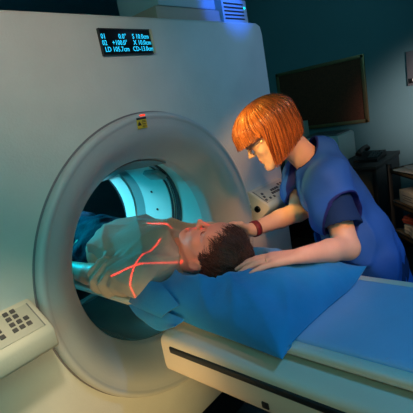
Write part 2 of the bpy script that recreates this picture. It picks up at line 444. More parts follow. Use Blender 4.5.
# tunnel: the bands follow the slight tilt of the scan plane
sh = lambda y: .34 * min(1, max(0, (y - .11) / .2)) * (1 if y < .6 else max(0, 1 - (y - .6) / .25))
def band(name, y0, y1, r, m, steps=4, r1=None, arc=None):
    bm = bmesh.new(); r1 = r1 or r
    pr = [(r + .012, y0), (r, y0 + .003)] + [(r + (r1 - r) * k / steps, y0 + (y1 - y0) * k / steps) for k in range(1, steps)] + [(r1, y1 - .003), (r1 + .012, y1)]
    lathe(bm, pr, 160, sh, *([math.radians(q) for q in arc] if arc else [0, 2 * PI])); return bm_obj(name, bm, m, G, True, 40)
band('bore_sleeve', .112, .352, .351, M['liner'], 8, .353)
band('slot_trim', .285, .297, .348, M['slot'], arc=(-40, 74))
band('slot_window', .297, .322, .3505, M['slot'], arc=(-40, 74))
band('slot_strip', .322, .336, .347, M['chrome'], arc=(-40, 74))
band('slot_trim', .336, .352, .348, M['slot'], arc=(-40, 74))
band('bore_panel', .352, .555, .350, M['liner'], 8)
band('bore_groove', .555, .632, .354, M['liner_dark'])
band('rear_flare', .632, .725, .348, M['liner'], 6, .352)
bm = bmesh.new(); lathe(bm, [(.362, .70), (.38, .74), (.40, .80), (.43, .822)], 128); bm_obj('rear_lip', bm, M['slot'], G)
# shadowed upper bore built as a dark sleeve, its edge on the shadow line
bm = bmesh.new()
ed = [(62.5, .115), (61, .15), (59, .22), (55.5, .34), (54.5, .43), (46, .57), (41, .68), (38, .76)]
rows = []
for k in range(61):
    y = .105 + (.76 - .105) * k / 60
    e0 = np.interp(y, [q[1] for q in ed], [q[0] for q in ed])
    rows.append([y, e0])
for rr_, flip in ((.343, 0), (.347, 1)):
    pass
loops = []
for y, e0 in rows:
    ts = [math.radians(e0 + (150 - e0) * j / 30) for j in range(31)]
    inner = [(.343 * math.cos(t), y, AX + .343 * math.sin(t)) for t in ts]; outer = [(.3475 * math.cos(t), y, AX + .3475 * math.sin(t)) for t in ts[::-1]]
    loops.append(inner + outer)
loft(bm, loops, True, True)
bm_obj('upper_shade_sleeve', bm, M['bore_shade'], G, True, 40)
bm = bmesh.new(); a0_, a1_ = math.radians(186), math.radians(318)  # made-up plate, dark to give the bore floor its shade
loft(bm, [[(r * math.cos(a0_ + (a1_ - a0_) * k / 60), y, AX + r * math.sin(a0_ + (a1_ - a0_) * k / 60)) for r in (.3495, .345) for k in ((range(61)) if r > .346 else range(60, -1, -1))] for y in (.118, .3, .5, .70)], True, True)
bm_obj('lower_shade_plate', bm, M['floor_shade'], G, True, 40)
# sensor block hanging by the slot and screws on the bore panel
def bore_pt(t, y, r): t = math.radians(t); return Vector((r * math.cos(t), y, AX + r * math.sin(t)))
t = math.radians(47)
R = Matrix.Rotation(-(t), 3, 'Y')
bm = bmesh.new(); box(bm, bore_pt(46, .275, .338), (.02, .10, .055), R, .003); bm_obj('sensor_block', bm, M['liner_dark'], G, True, 35)
def disc(bm, c, nrm, r, h, n=20):
    c = Vector(c); nrm = Vector(nrm).normalized(); tube(bm, [c, c + nrm * h * .8, c + nrm * h], [r, r, r * .85], n)
for tt, y in ((24, .465), (7, .455)):
    bm = bmesh.new(); p_ = bore_pt(tt, y - .1 * math.sin(math.radians(tt)), .352); disc(bm, p_, Vector((-p_.x, 0, AX - p_.z)), .006, .006); bm_obj('screw', bm, M['slot'], G)
# laser port at the top of the bore
lp = Vector((-.0, .175, AX + .343)); lp = bore_pt(95, .19, .344)
bm = bmesh.new(); disc(bm, bore_pt(76, .285, .3445), (-.24, 0, -.97), .010, .004); bm_obj('laser_port', bm, M['slot'], G)

# readout
def text_obj(name, s, size, loc, m, parent, R=None, ext=.0004, sx=1):
    c = bpy.data.curves.new(name, 'FONT'); c.body = s; c.size = size; c.extrude = ext; c.resolution_u = 2
    o = bpy.data.objects.new(name, c); COL.objects.link(o)
    bpy.context.view_layer.update()
    me = bpy.data.meshes.new_from_object(o.evaluated_get(bpy.context.evaluated_depsgraph_get()))
    bpy.data.objects.remove(o)
    mt = Matrix.Translation(loc) @ (R or Matrix.Rotation(PI / 2, 4, 'X')) @ Matrix.Diagonal((sx, 1, 1, 1))
    me.transform(mt); return link(name, me, m, parent, False)
D0, D1, DZ0, DZ1 = -.091, .119, 1.704, 1.778
bm = bmesh.new()
fr = .006
for c_, s_ in (((D0 - .0015, .006, (DZ0 + DZ1) / 2), (.003, .014, DZ1 - DZ0 + .006)),
               (((D0 + D1) / 2, .007, DZ1 + .0015), (D1 - D0, .012, .003)), (((D0 + D1) / 2, .007, DZ0 - .0015), (D1 - D0, .012, .003))):
    box(bm, c_, s_)
bz = bm_obj('display_bezel', bm, M['black'], G, False)
bm = bmesh.new(); box(bm, (D1 + fr / 2, .004, (DZ0 + DZ1) / 2), (fr, .018, DZ1 - DZ0 + .004), None, .001); bm_obj('display_side', bm, M['bezel'], G)
scr = box_obj('display_screen', ((D0 + D1) / 2, .006, (DZ0 + DZ1) / 2), (D1 - D0, .006, DZ1 - DZ0), M['screen'], G, bev=.0005)
for z, parts in ((DZ1 - .0275, (('01', -.089, 1), ('0.0°', -.020, 1.05), ('S 10.0cm', .037, 1.05))),
                 (DZ1 - .0470, (('02', -.089, 1), ('+100.0°', -.050, 1.0), ('X 10.0cm', .037, 1.05))),
                 (DZ0 + .0070, (('LD 105.7cm', -.083, 1.02), ('CD-13.0cm', .030, 1.0)))):
    for s_, x_, sx in parts:
        text_obj('readout_text', s_, .0215, (x_, .0026, z), M['digit'], scr, sx=sx * .90, ext=.0004)

# warning plate + laser aperture above it, on the ring cone at the top
def cone_y(r): return -.006 + (.480 - r) * (.084 / .123)
tl = math.atan2(.084, .123)
RW = Matrix.Rotation(.03, 3, 'X')
rW = .481
wc = Vector((-.021, -.0200, AX + .477))
wp = box_obj('warning_plate', wc, (.042, .002, .036), M['yellow'], G, R=RW, bev=.0005)
bm = bmesh.new(); box(bm, wc + RW @ Vector((0, -.0013, .015)), (.042, .001, .007), RW); bm_obj('plate_header', bm, M['ink'], wp, False)
bm = bmesh.new(); disc(bm, wc + RW @ Vector((-.012, -.001, -.002)), RW @ Vector((0, -1, 0)), .0055, .001)
for k in range(3):
    a = 2 * PI * k / 3 + PI / 2
    box(bm, wc + RW @ Vector((-.012 + .006 * math.cos(a), -.0013, -.002 + .006 * math.sin(a))), (.005, .001, .003), RW @ Matrix.Rotation(-a, 3, 'Y'))
bm_obj('trefoil_symbol', bm, M['ink'], wp, False)
bm = bmesh.new()
for z_, w_ in ((.007, .014), (.003, .018), (-.003, .016), (-.008, .010), (-.012, .018)):
    box(bm, wc + RW @ Vector((.008, -.0013, z_)), (w_, .001, .0018), RW)
bm_obj('plate_text', bm, M['ink'], wp, False)
bm = bmesh.new(); box(bm, (-.012, -.0195, AX + .5015), (.022, .004, .006), bev=.001); bm_obj('laser_aperture', bm, M['red_lens'], G, True)
# small plate on the right rim
rp = box_obj('rating_plate', (.497, -.0228, AX + .02), (.010, .0016, .026), M['cream'], G, bev=.0004)
bm = bmesh.new()
for k in range(3): box(bm, (.4945 + .0025 * k, -.0238, AX + .02), (.001, .0006, .018 - .004 * (k == 1)))
bm_obj('plate_text', bm, M['greyink'], rp, False)

# control panels: wedges with a keypad on the sloping top
def wedge(x0, x1, endx, name, btn):
    bm = bmesh.new()
    prof = [(0.012, 1.080), (-.006, 1.0765), (-.088, 1.0215), (-.097, 1.013), (-.099, 1.004), (-.096, .992), (-.012, .924), (.012, .918)] if endx > 0 else \
           [(0.012, 1.080), (-.006, 1.0765), (-.094, 1.026), (-.103, 1.018), (-.106, 1.008), (-.106, .975), (-.101, .966), (.012, .940)]
    L = []
    b_ = .006
    xs = [(x0, b_), (x0 + b_ * .3, b_ * .3), (x0 + b_, 0), (x1 - b_, 0), (x1 - b_ * .3, b_ * .3), (x1, b_)]
    cy, cz = -.04, 1.0
    for x, ins in xs:
        L.append([(x, y + (cy - y) * ins / .06, z + (cz - z) * ins / .06) for y, z in prof])
    loft(bm, L, True, True)
    o = bm_obj(name, bm, M['cream'], G, True, 50)
    s_ = Vector((0, -.082, -.055)) if endx > 0 else Vector((0, -.088, -.0505))
    dn = s_.normalized(); nn = Vector((1, 0, 0)).cross(dn) * 1; nn = nn if nn.z > 0 else -nn
    top = Vector((0, -.006, 1.0765)); Rf = Matrix((Vector((1, 0, 0)), -dn, nn)).transposed()
    ln = s_.length
    P = lambda x, f, h=0: Vector((x, 0, 0)) + top + dn * (ln * f) + nn * h
    ins = box_obj('keypad_plate', P((x0 + x1) / 2, .5, .0008), (x1 - x0 - .03, ln * .90, .003), M['panel'], o, R=Rf, bev=.001)
    bm = bmesh.new(); box(bm, P(x0 + .0165 if endx > 0 else x1 - .0165, .5, .0012), (.003, ln * .90, .0035), Rf); bm_obj('keypad_edge', bm, M['greyink'], o, False)
    for (x, f) in btn:
        bm = bmesh.new(); box(bm, P(x, f, .0035), (.0125, .0125, .004), Rf, .0012); bm_obj('button', bm, M['button'], o)
    return o
wl = wedge(-.815, -.525, -1, 'control_panel',
      [(-.60, .097), (-.582, .097), (-.601, .287), (-.583, .287), (-.602, .483), (-.584, .483), (-.566, .483), (-.604, .675), (-.586, .672), (-.568, .676),
       (-.636, .483), (-.654, .483), (-.636, .675), (-.672, .483), (-.69, .675), (-.69, .483)])
wr = wedge(.530, .805, 1, 'control_panel',
      [(.577, .40), (.567, .60), (.558, .80), (.592, .80), (.624, .82), (.652, .44), (.670, .44), (.688, .44), (.706, .44), (.638, .62), (.656, .62), (.674, .62), (.692, .62), (.735, .30), (.735, .50), (.76, .30)])
bm = bmesh.new(); tube(bm, [(.532, -.036, .998), (.524, -.036, .998), (.524, -.036, .998), (.530, -.036, .998)], [.0155, .015, .011, .010], 24); bm_obj('speaker_grille', bm, M['ink'], wr)
rebase(G)

# ================================================================== CT TABLE
T = thing('ct_table', 'long cream motorised CT table with black rail along its side, leading into scanner', 'table', (0, -1.2, 0))
half = [(0, .842), (.172, .842), (.186, .850), (.192, .868), (.200, .874), (.230, .868), (.258, .862), (.268, .857), (.274, .849), (.276, .838), (.277, .800), (.2775, .768), (.275, .752), (.266, .741), (.250, .738), (0, .738)]
prof = half + [(-x, z) for x, z in half[-2:0:-1]]
bm = bmesh.new(); extrude_profile(bm, prof, -.18, -2.35, .014); bm_obj('table_body', bm, M['cream'], T, True, 50)
for s in (-1, 1):
    bm = bmesh.new(); box(bm, (s * .2755, -1.285, .829), (.010, 2.12, .021), None, .004); bm_obj('side_rail', bm, M['black'], T)
    bm = bmesh.new(); box(bm, (s * .278, -.548, .771), (.006, .020, .018), None, .002); bm_obj('side_button', bm, M['black'], T)
box_obj('pedestal', (0, -1.45, .372), (.36, 1.5, .732), M['black'], T, bev=.03)
box_obj('foot_plate', (0, -1.4, .012), (.5, 1.75, .024), M['grey'], T, bev=.006)
top = [(0, .886), (.10, .888), (.165, .893), (.176, .901), (.186, .9035), (.203, .9035), (.2085, .901), (.2105, .894), (.209, .884), (.203, .879), (.18, .868), (.14, .857), (.07, .849), (0, .847)]
bm = bmesh.new(); extrude_profile(bm, top + [(-x, z) for x, z in top[-2:0:-1]], 1.78, -2.30, .004); bm_obj('cradle', bm, M['rim'], T, True, 50)
rebase(T)
P_ = thing('table_pad', 'flat pale blue vinyl pad lying on the CT table beyond the pillow', 'pad', (0, -1.3, .89))
half = [(0, .909), (.150, .909), (.168, .9075), (.1745, .903), (.176, .898), (.16, .8945), (.10, .8895), (0, .8875)]
bm = bmesh.new(); extrude_profile(bm, half + [(-x, z) for x, z in half[-2:0:-1]], -.30, -2.26, .004); bm_obj('pad_cover', bm, M['pad'], P_, True, 60)
rebase(P_)

# ================================================================== PILLOW
HO = np.array([0, -.222, 1.018])                     # patient's head centre
HF = unit([0, .14, .99]); HU = unit([0, -.99, .14]); HL = np.array([-1., 0, 0])
PW = thing('pillow', 'large blue pillow under the patient, its open pillowcase end hanging off the table', 'pillow', (0, -.35, .9))
def pillow_mesh():
    nu, nv = 72, 84
    c00, c10, c11, c01 = (-.228, -.035), (.215, -.04), (.185, -.645), (-.250, -.598)   # near-back, far-back, far-front, near-front
    wr1 = snoise(3, 14, (25, 70)); wr2 = snoise(5, 12, (8, 22)); wr3 = snoise(6, 7, (22, 45), unit([.75, .65, 0])); wr4 = snoise(9, 7, (30, 60), unit([.3, .95, 0])); out = {}
    bm = bmesh.new(); grids = []
    for side in (1, -1):
        G_ = []
        for i in range(nu + 1):
            u = -math.cos(PI * i / nu); row = []
            for j in range(nv + 1):
                v = -math.cos(PI * j / nv); a, b_ = (u + 1) / 2, (v + 1) / 2
                pinch = 1 - .035 * (1 - u * u) * abs(v) ** 3; 
                x = (c00[0] * (1 - a) + c10[0] * a) * (1 - b_) + (c01[0] * (1 - a) + c11[0] * a) * b_
                y = (c00[1] * (1 - a) + c10[1] * a) * (1 - b_) + (c01[1] * (1 - a) + c11[1] * a) * b_
                x *= 1 - .05 * (1 - v * v) * abs(u) ** 4 ; y += -v * -.012 * (1 - u * u) * abs(v) ** 4
                h = (max(0, 1 - abs(u) ** 3.2) ** .52) * (max(0, 1 - abs(v) ** 3.4) ** .52)
                mid = .908 + .030 * h + .02 * max(0, u) * max(0, v) ** 2 * (abs(u * v)) ** 2 * 2
                mid += .012 * max(0, -v) * max(0, -u) - .010 * max(0, -u) ** 4 * (1 - max(0, -v))
                th = .068 * h
                if side > 0:
                    z = mid + th + h * (.036 * wr2(x, y, 0) + .022 * wr1(x * 1.0, y * .6, .3) * (.5 + 1.0 * max(0, -u) + .8 * max(0, -v)) + (.016 * (1 - abs(math.tanh(5 * wr3(x, y, .1)))) ** 1.6 * (.35 + .9 * max(0, -u) + .4 * max(0, -v)) + .008 * (1 - abs(math.tanh(5 * wr4(x, y, .2)))) ** 1.6))
                    d = np.array([x, y, 0]) - np.array([HO[0], HO[1] - .015, 0])
                    q = (d[0] / .140) ** 2 + (d[1] / .165) ** 2
                    dz = HO[2] - .004 - .108 * math.sqrt(max(0, 1 - q)) if q < 1 else 9
                    z = min(z, dz)
                    q2 = (x / .23) ** 2
                    # the shoulders weigh down the back edge
                    s_ = max(0, min(1, (y + .135) / .09)) * max(0, min(1, (.175 - abs(x)) / .05))
                    z = z * (1 - s_) + min(z, .925) * s_
                    z = max(z, .9125 if abs(x) < .2 else mid - .002)
                else:
                    z = mid - th
                    if abs(x) < .222: z = max(z, .9105)
                row.append((x, y, z))
            G_.append(row)
        grids.append(G_)
    top_, bot = grids
    for i in range(nu + 1):
        for j in range(nv + 1):
            if bot[i][j][2] > top_[i][j][2]: bot[i][j] = (bot[i][j][0], bot[i][j][1], top_[i][j][2] - .0005)
    vt = [[bm.verts.new(q) for q in r] for r in top_]; vb = [[bm.verts.new(q) for q in r] for r in bot]
    for i in range(nu):
        for j in range(nv):
            bm.faces.new((vt[i][j], vt[i + 1][j], vt[i + 1][j + 1], vt[i][j + 1])); bm.faces.new((vb[i][j], vb[i][j + 1], vb[i + 1][j + 1], vb[i + 1][j]))
    bmesh.ops.remove_doubles(bm, verts=bm.verts[:], dist=.0008)
    return bm
bm_obj('pillow_body', pillow_mesh(), M['pillow'], PW)
# loose open end of the pillowcase: two lips of cloth
def cloth(name, rows, m, parent, thick=.003, seed=1, amp=.004):
    """bicubic-ish grid through rows of control points"""
    rows = np.array(rows, float); nr, nc = rows.shape[:2]; wv = snoise(seed, 9, (30, 80))
    def interp(A, n):
        t = np.linspace(0, len(A) - 1, n); out = []
        for x in t:
            i = min(int(x), len(A) - 2); f = x - i; p0, p1, p2, p3 = A[max(i - 1, 0)], A[i], A[i + 1], A[min(i + 2, len(A) - 1)]
            out.append(.5 * (2 * p1 + (p2 - p0) * f + (2 * p0 - 5 * p1 + 4 * p2 - p3) * f * f + (3 * p1 - p0 - 3 * p2 + p3) * f ** 3))
        return np.array(out)
    g1 = interp(rows, 24); g2 = np.array([interp(r, 40) for r in g1])
    bm = bmesh.new(); V = []
    for r in g2: V.append([bm.verts.new((q[0] + amp * wv(*q), q[1], q[2] + amp * .5 * wv(q[2], q[0], q[1]))) for q in r])
    for a, b_ in zip(V, V[1:]):
        for k in range(len(a) - 1): bm.faces.new((a[k], a[k + 1], b_[k + 1], b_[k]))
    o = bm_obj(name, bm, m, parent)
    md = o.modifiers.new('thickness', 'SOLIDIFY'); md.thickness = thick; md.offset = 0
    return o
cloth('pillowcase_hem', [
    [(-.200, -.10, .930), (-.222, -.15, .926), (-.232, -.20, .922), (-.235, -.27, .915)],
    [(-.222, -.045, .915), (-.240, -.11, .905), (-.247, -.17, .906), (-.246, -.265, .910)],
    [(-.226, -.010, .905), (-.246, -.08, .890), (-.252, -.145, .885), (-.254, -.255, .905)],
    [(-.228, .006, .903), (-.246, -.06, .880), (-.256, -.165, .866), (-.262, -.255, .905)]], M['pillow'], PW, seed=4)
cloth('pillowcase_lip', [
    [(-.185, -.14, .985), (-.205, -.19, .975), (-.225, -.25, .950)],
    [(-.195, -.075, .984), (-.222, -.13, .968), (-.240, -.22, .935)],
    [(-.212, -.020, .945), (-.240, -.09, .938), (-.250, -.20, .922)],
    [(-.224, .004, .910), (-.246, -.075, .917), (-.252, -.19, .912)]], M['pillow'], PW, seed=8)
rebase(PW)

# ================================================================== HEADS, HANDS
def head(S, o, f, u, l, s=1.0, female=False):
    ax = [l, f, u]
    W = lambda x, y, z: np.array(o) + s * (x * l + y * f + z * u)
    E = lambda c, r, k=.015, op='add': S.ell(W(*c), [q * s for q in r], ax, k * s, op)
    C = lambda a, b, ra, rb, k=.012, op='add': S.cap(W(*a), W(*b), ra * s, rb * s, k * s, None, op)
    E((0, -.012, .030), (.076, .097, .088), .01)
    E((0, .020, -.030), (.062, .064, .078), .03)
    E((0, .040, -.070), (.044, .046, .045), .03)
    C((-.012, .080, -.105), (.012, .080, -.105), .013, .013, .022)           # chin
    for q in (-1, 1):
        C((q * .058, -.005, -.055), (q * .022, .066, -.105), .014, .014, .022)  # jaw line
        E((q * .040, .058, -.028), (.020, .018, .018), .02)                     # cheek
        C((q * .012, .083, .026), (q * .045, .070, .026), .008, .007, .018)     # brow
    E((0, .062, .045), (.05, .032, .035), .03)                                  # forehead
    for q in (-1, 1):
        E((q * .031, .090, .006), (.015, .012, .009), .010, 'sub')
        E((q * .031, .072, .006), (.0125, .0125, .0115), .003)                  # eyelid ball
    C((0, .088, .014), (0, .108, -.026), .0065, .0085, .010)
    E((0, .110, -.030), (.010, .011, .009), .006)
    for q in (-1, 1): E((q * .011, .098, -.034), (.0075, .009, .007), .006)
    C((-.015, .087, -.063), (.015, .087, -.063), .005, .005, .010)
    C((-.014, .086, -.074), (.014, .086, -.074), .006, .006, .008)
    C((-.020, .0945, -.0685), (.020, .0945, -.0685), .0022, .0022, .003, 'sub')
    E((0, .086, -.088), (.014, .008, .005), .008, 'sub')
    for q in (-1, 1):
        E((q * .078, -.008, -.026), (.010, .020, .033), .006)
        E((q * .090, -.003, -.024), (.008, .011, .019), .005, 'sub')
    return W
def hand(S, Wp, d, n, thumb, s=1.0, curl=(.15, .25, .2), spread=.10, tcurl=.3):
    d = unit(d); n = unit(np.array(n) - np.dot(n, d) * d); t = unit(np.array(thumb) - np.dot(thumb, d) * d - np.dot(thumb, n) * n)
    Wp = np.array(Wp, float); nails = []
    ln = (.044, .049, .046, .036)
    for i in range(4):
        off = (1.5 - i) * .019 * s
        k0 = Wp + d * .012 * s + t * off * .55; k1 = Wp + d * (.086 - .003 * abs(i - 1) - (.006 if i == 3 else 0)) * s + t * off + n * (.003 if i in (1, 2) else 0) * s
        S.cap(k0, k1, .0135 * s, .0115 * s, .010 * s)
        a = (1.5 - i) * spread; dd = d * math.cos(a) + t * math.sin(a); p = k1; ang = 0
        for j, (fr, r0, r1) in enumerate(((1, .0098, .0088), (.62, .0088, .0080), (.5, .0080, .0066))):
            ang += curl[j] * (1 + .06 * i); v = dd * math.cos(ang) - n * math.sin(ang); q = p + v * ln[i] * fr * s
            S.cap(p, q, r0 * s, r1 * s, .003 * s); p = q
    # thumb, from the side of the palm near its base
    a0 = Wp + d * .022 * s + t * .020 * s - n * .006 * s; a1 = a0 + (d * .60 + t * .72 - n * .25) * .042 * s
    a2 = a1 + unit(d * .85 + t * .42 - n * tcurl) * .034 * s; a3 = a2 + unit(d * .95 + t * .15 - n * tcurl) * .027 * s
    S.chain([a0, a1, a2, a3], [.014 * s, .0115 * s, .0098 * s, .0075 * s], .006 * s)
def paint(me, V, Q, regions):
    """regions: list of (material index, centre, radius vector in frame, frame)"""
    C = V[Q].mean(1); mi = np.zeros(len(Q), np.int32)
    for idx, c, r, ax in regions:
        d = C - np.array(c); q = sum(((d @ np.array(ax[i])) / r[i]) ** 2 for i in range(3)); mi[q < 1] = idx
    me.polygons.foreach_set('material_index', mi)
def strands(name, curves, m, parent, r0=.0012, r1=.0004, n=3, extra=None):
    """tufts: each curve becomes a thin tapered tube; 'tone' varies strand by strand"""
    V, Fc, tone = [], [], []
    for pts in curves:
        pts = np.array(pts); L = len(pts); base = len(V); tn = rng.uniform(0, 1)
        T_ = np.gradient(pts, axis=0); T_ /= np.linalg.norm(T_, axis=1)[:, None] + 1e-9
        ref = unit(rng.normal(size=3)); A = np.cross(T_, ref); A /= np.linalg.norm(A, axis=1)[:, None] + 1e-9; B = np.cross(T_, A)
        for i in range(L):
            r = r0 + (r1 - r0) * i / (L - 1)
            for k in range(n): V.append(pts[i] + r * (A[i] * math.cos(2 * PI * k / n) + B[i] * math.sin(2 * PI * k / n))); tone.append(tn)
        for i in range(L - 1):
            for k in range(n):
                a = base + i * n + k; b_ = base + i * n + (k + 1) % n; Fc.append((a, b_, b_ + n, a + n))
    if extra:
        ev, ef, et = extra; b0 = len(V); V += list(ev); tone += list(et); Fc += [tuple(b0 + i for i in f_) for f_ in ef]
    me = bpy.data.meshes.new(name); me.from_pydata([tuple(v) for v in V], [], Fc); me.update()
    a = me.attributes.new('tone', 'FLOAT', 'POINT'); a.data.foreach_set('value', np.array(tone, np.float32))
    return link(name, me, m, parent)

# ================================================================== PATIENT
PT = thing('person', 'man in beige t-shirt and dark jeans lying on his back, head on pillow', 'person', (0, .3, .9))
S = SDF((-.33, -.42, .86), (.33, 1.62, 1.20), .0045)
head(S, HO, HF, HU, HL, 1.03)
S.cap(HO + HF * -.02 + HU * -.045, (0, -.03, .995), .055, .060, .02)
XA = ((1, 0, 0), 1.48)
S.cap((0, .05, .998), (0, .30, .996), .099, .099, .03, XA); S.cap((0, .30, .998), (0, .45, .995), .100, .094, .03, XA)
S.cap((0, .48, .990), (0, .60, .988), .094, .098, .03, ((1, 0, 0), 1.48))
for q in (-1, 1):
    S.cap((q * .05, -.04, .99), (q * .165, -.022, .985), .050, .056, .03)
    S.chain([(q * .170, -.020, .982), (q * .198, .265, .962), (q * .195, .50, .962)], [.052, .040, .028], .012)
    hand(S, (q * .194, .505, .968), (-q * .30, .95, .12), (q * .3, -.1, .95), (-q, 0, 0), 1.05, (.15, .2, .2))
    S.chain([(q * .095, .62, .985), (q * .10, 1.06, .998), (q * .10, 1.48, .955)], [.090, .062, .040], .03)
    S.chain([(q * .10, 1.49, .945), (q * .12, 1.52, 1.05), (q * .13, 1.52, 1.13)], [.036, .034, .024], .02)
me = S.mesh('patient_body', 2)
WP = lambda x, y, z: HO + 1.03 * (x * HL + y * HF + z * HU)
paint(me, S.V, S.Q, [(1, WP(0, .093, -.0685), (.026, .014, .0105), (HL, HF, HU))])
link('body', me, [M['skin'], M['lip']], PT)
# t-shirt
S = SDF((-.34, -.14, .86), (.34, .52, 1.20), .0045)
S.cap((0, .03, .998), (0, .27, .998), .108, .108, .03, XA); S.cap((0, .27, 1.0), (0, .44, .998), .110, .104, .03, XA)
S.cap((0, -.06, .985), (0, .02, 1.0), .070, .09, .03)
for q in (-1, 1):
    S.cap((q * .05, -.045, .99), (q * .165, -.025, .985), .060, .066, .035)
    S.cap((q * .170, -.02, .983), (q * .198, .22, .963), .065, .058, .012)
c1_, c2_, c3_ = snoise(61, 7, (16, 34), unit([.75, .6, .2])), snoise(62, 7, (26, 52), unit([.5, -.8, .3])), snoise(12, 8, (12, 26))
S.fold(lambda X, Y, Z: .012 * c3_(X, Y, Z) - .011 * (1 - np.abs(np.tanh(4.5 * c1_(X, Y, Z)))) ** 1.5 - .006 * (1 - np.abs(np.tanh(4 * c2_(X, Y, Z)))) ** 1.5 + .004
       + .010 * np.exp(-((Y - .14) / .08) ** 2) * np.clip((-X - .13) / .06, 0, 1) * np.sin(120 * Y + 70 * Z + 50 * X))
S.ell(WP(0, -.015, -.105), (.064, .075, .050), [HL, HF, HU], .006, 'sub')
S.cap((0, -.14, 1.01), (0, -.055, 1.075), .045, .022, .006, ((1, 0, 0), 1.15), 'sub')
S.plane((0, .33, 1), (0, 1, .25), .004)
S.plane((-.198, .185, .95), (-.12, 1, -.15), .004, (-.34, .10, .86), (-.158, .52, 1.2)); S.plane((.198, .185, .95), (.12, 1, -.15), .004, (.158, .10, .86), (.34, .52, 1.2))
S.F = np.maximum(S.F, (.889 - (S.lo[2] + S.h * np.arange(S.n[2])))[None, None, :]).astype(np.float32)
me = S.mesh('tshirt', 1); link('tshirt', me, M['shirt'], PT)
# jeans
S = SDF((-.30, .24, .86), (.30, 1.52, 1.20), .006)
S.cap((0, .30, .995), (0, .60, .990), .104, .110, .03, ((1, 0, 0), 1.42))
for q in (-1, 1): S.chain([(q * .095, .62, .988), (q * .10, 1.06, 1.0), (q * .10, 1.47, .957)], [.100, .074, .055], .03)
S.fold(lambda X, Y, Z: .03 * snoise(21, 9, (20, 50))(X, Y, Z) + .014 * snoise(22, 8, (60, 110))(X, Y, Z))
S.plane((0, .30, 1), (0, -1, -.25), .004); S.plane((0, 1.46, 1), (0, 1, 0), .004)
S.F = np.maximum(S.F, (.889 - (S.lo[2] + S.h * np.arange(S.n[2])))[None, None, :]).astype(np.float32)
link('jeans', S.mesh('jeans', 1), M['jeans'], PT)
# hair: short cap plus tufts
def patient_hair():
    cv = []; R3 = np.array([.080, .101, .092]) * 1.03
    ev, ef, et = [], [], []
    def surf(d, k=1.0): return np.array([0, -.012, .030]) * 1.03 + d * R3 * k
    def allowed(d):
        p = surf(d)
        front = p[1] / 1.03; zz = p[2] / 1.03; xx = abs(p[0]) / 1.03
        if zz > .088: return front < .075
        if zz > .060: return front < .050 + .010 * (zz - .06) / .03
        if zz > .015: return front < .012 + .6 * max(0, zz - .02)
        if zz > -.06: return front < (.020 if zz > -.0 else -.030)
        return zz > -.085 and front < -.035
    # skull cap shell
    nu, nv = 56, 36; ids = {}
    for i in range(nu):
        for j in range(nv + 1):
            ph = 2 * PI * i / nu; th = PI * .80 * j / nv
            d = np.array([math.sin(th) * math.sin(ph), math.sin(th) * math.cos(ph), math.cos(th)])
            ids[i, j] = len(ev); ok = allowed(d)
            p = surf(d, 1.035 if ok else .90); ev.append(HO + p[0] * HL + p[1] * HF + p[2] * HU); et.append(rng.uniform(.05, .5))
    for i in range(nu):
        for j in range(nv): ef.append((ids[i, j], ids[(i + 1) % nu, j], ids[(i + 1) % nu, j + 1], ids[i, j + 1]))
    for _ in range(5200):
        d = unit(rng.normal(size=3))
        if not allowed(d): continue
        crown = unit(np.array([.1, -.55, .85])); fl = d - crown; fl = fl - d * (fl @ d); fl = unit(fl + .45 * rng.normal(size=3)); fl = unit(fl - d * (fl @ d))
        ln = rng.uniform(.022, .040) if d[2] > -.1 else rng.uniform(.012, .02)
        if d[1] > .2: fl = unit(fl + .5 * np.array([0, .2, .4])); ln *= 1.15
        lift = rng.uniform(.02, .22); P0 = surf(d, 1.0); pts = []
        for k in range(5):
            s_ = k / 4; q = P0 + fl * ln * s_ + d * (.006 + ln * lift * s_ - .35 * ln * s_ * s_)
            e = (q - np.array([0, -.012, .030]) * 1.03) / R3; le = np.linalg.norm(e)
            if le < 1.03: q = np.array([0, -.012, .030]) * 1.03 + e / le * 1.03 * R3
            w_ = HO + q[0] * HL + q[1] * HF + q[2] * HU
            pts.append(w_)
        cv.append(pts)
    return strands('hair', cv, M['brownhair'], PT, .0014, .0004, 3, (ev, ef, et))
patient_hair()
def brow(parent, W, m, wd=.0030):
    for q in (-1, 1):
        bm = bmesh.new(); tube(bm, [W(q * .014, .0905, .024), W(q * .026, .0895, .029), (W(q * .038, .082, .0295)), W(q * .048, .073, .026)], [wd, wd * 1.1, wd, wd * .4], 6)
        bm_obj('eyebrow', bm, m, parent)
    for q in (-1, 1):
        bm = bmesh.new(); tube(bm, [W(q * .020, .0815, .001), W(q * .027, .0845, -.0018), W(q * .036, .0835, -.0016), W(q * .043, .078, .001)], [.0008, .0014, .0014, .0006], 5)
        bm_obj('eyelashes', bm, m, parent)
M['browm'] = mat('brow_hair', (.07, .03, .018), .7)
brow(PT, WP, M['browm'])
rebase(PT)

# ================================================================== NURSE
NU = thing('person', 'woman with a copper bob in a blue vest leaning over the table', 'person', (.62, -.62, 0))
F0 = unit([-.6, .8, 0]); L0 = unit([-.8, -.6, 0]); Zv = np.array([0, 0, 1.])
pt = math.radians(28)
NF = F0 * math.cos(pt) - Zv * math.sin(pt); NUp = F0 * math.sin(pt) + Zv * math.cos(pt); NL = L0
NO = np.array([.288, -.308, 1.362]); NS = .90
WN = lambda x, y, z: NO + NS * (x * NL + y * NF + z * NUp)
SM = np.array([.430, -.400, 1.190]); CH = np.array([.460, -.430, 1.07]); WA = np.array([.485, -.480, .93]); PE = np.array([.510, -.515, .82])
SL = np.array([.315, -.487, 1.168]); SR = np.array([.525, -.290, 1.150])
EL = np.array([.222, -.575, .985]); WL = np.array([.032, -.522, 1.032]); ER = np.array([.375, -.330, 1.045]); WR = np.array([.165, -.262, 1.045])
S = SDF((-.10, -.98, -.01), (.90, -.08, 1.53), .0045)
head(S, NO, NF, NUp, NL, NS, True)
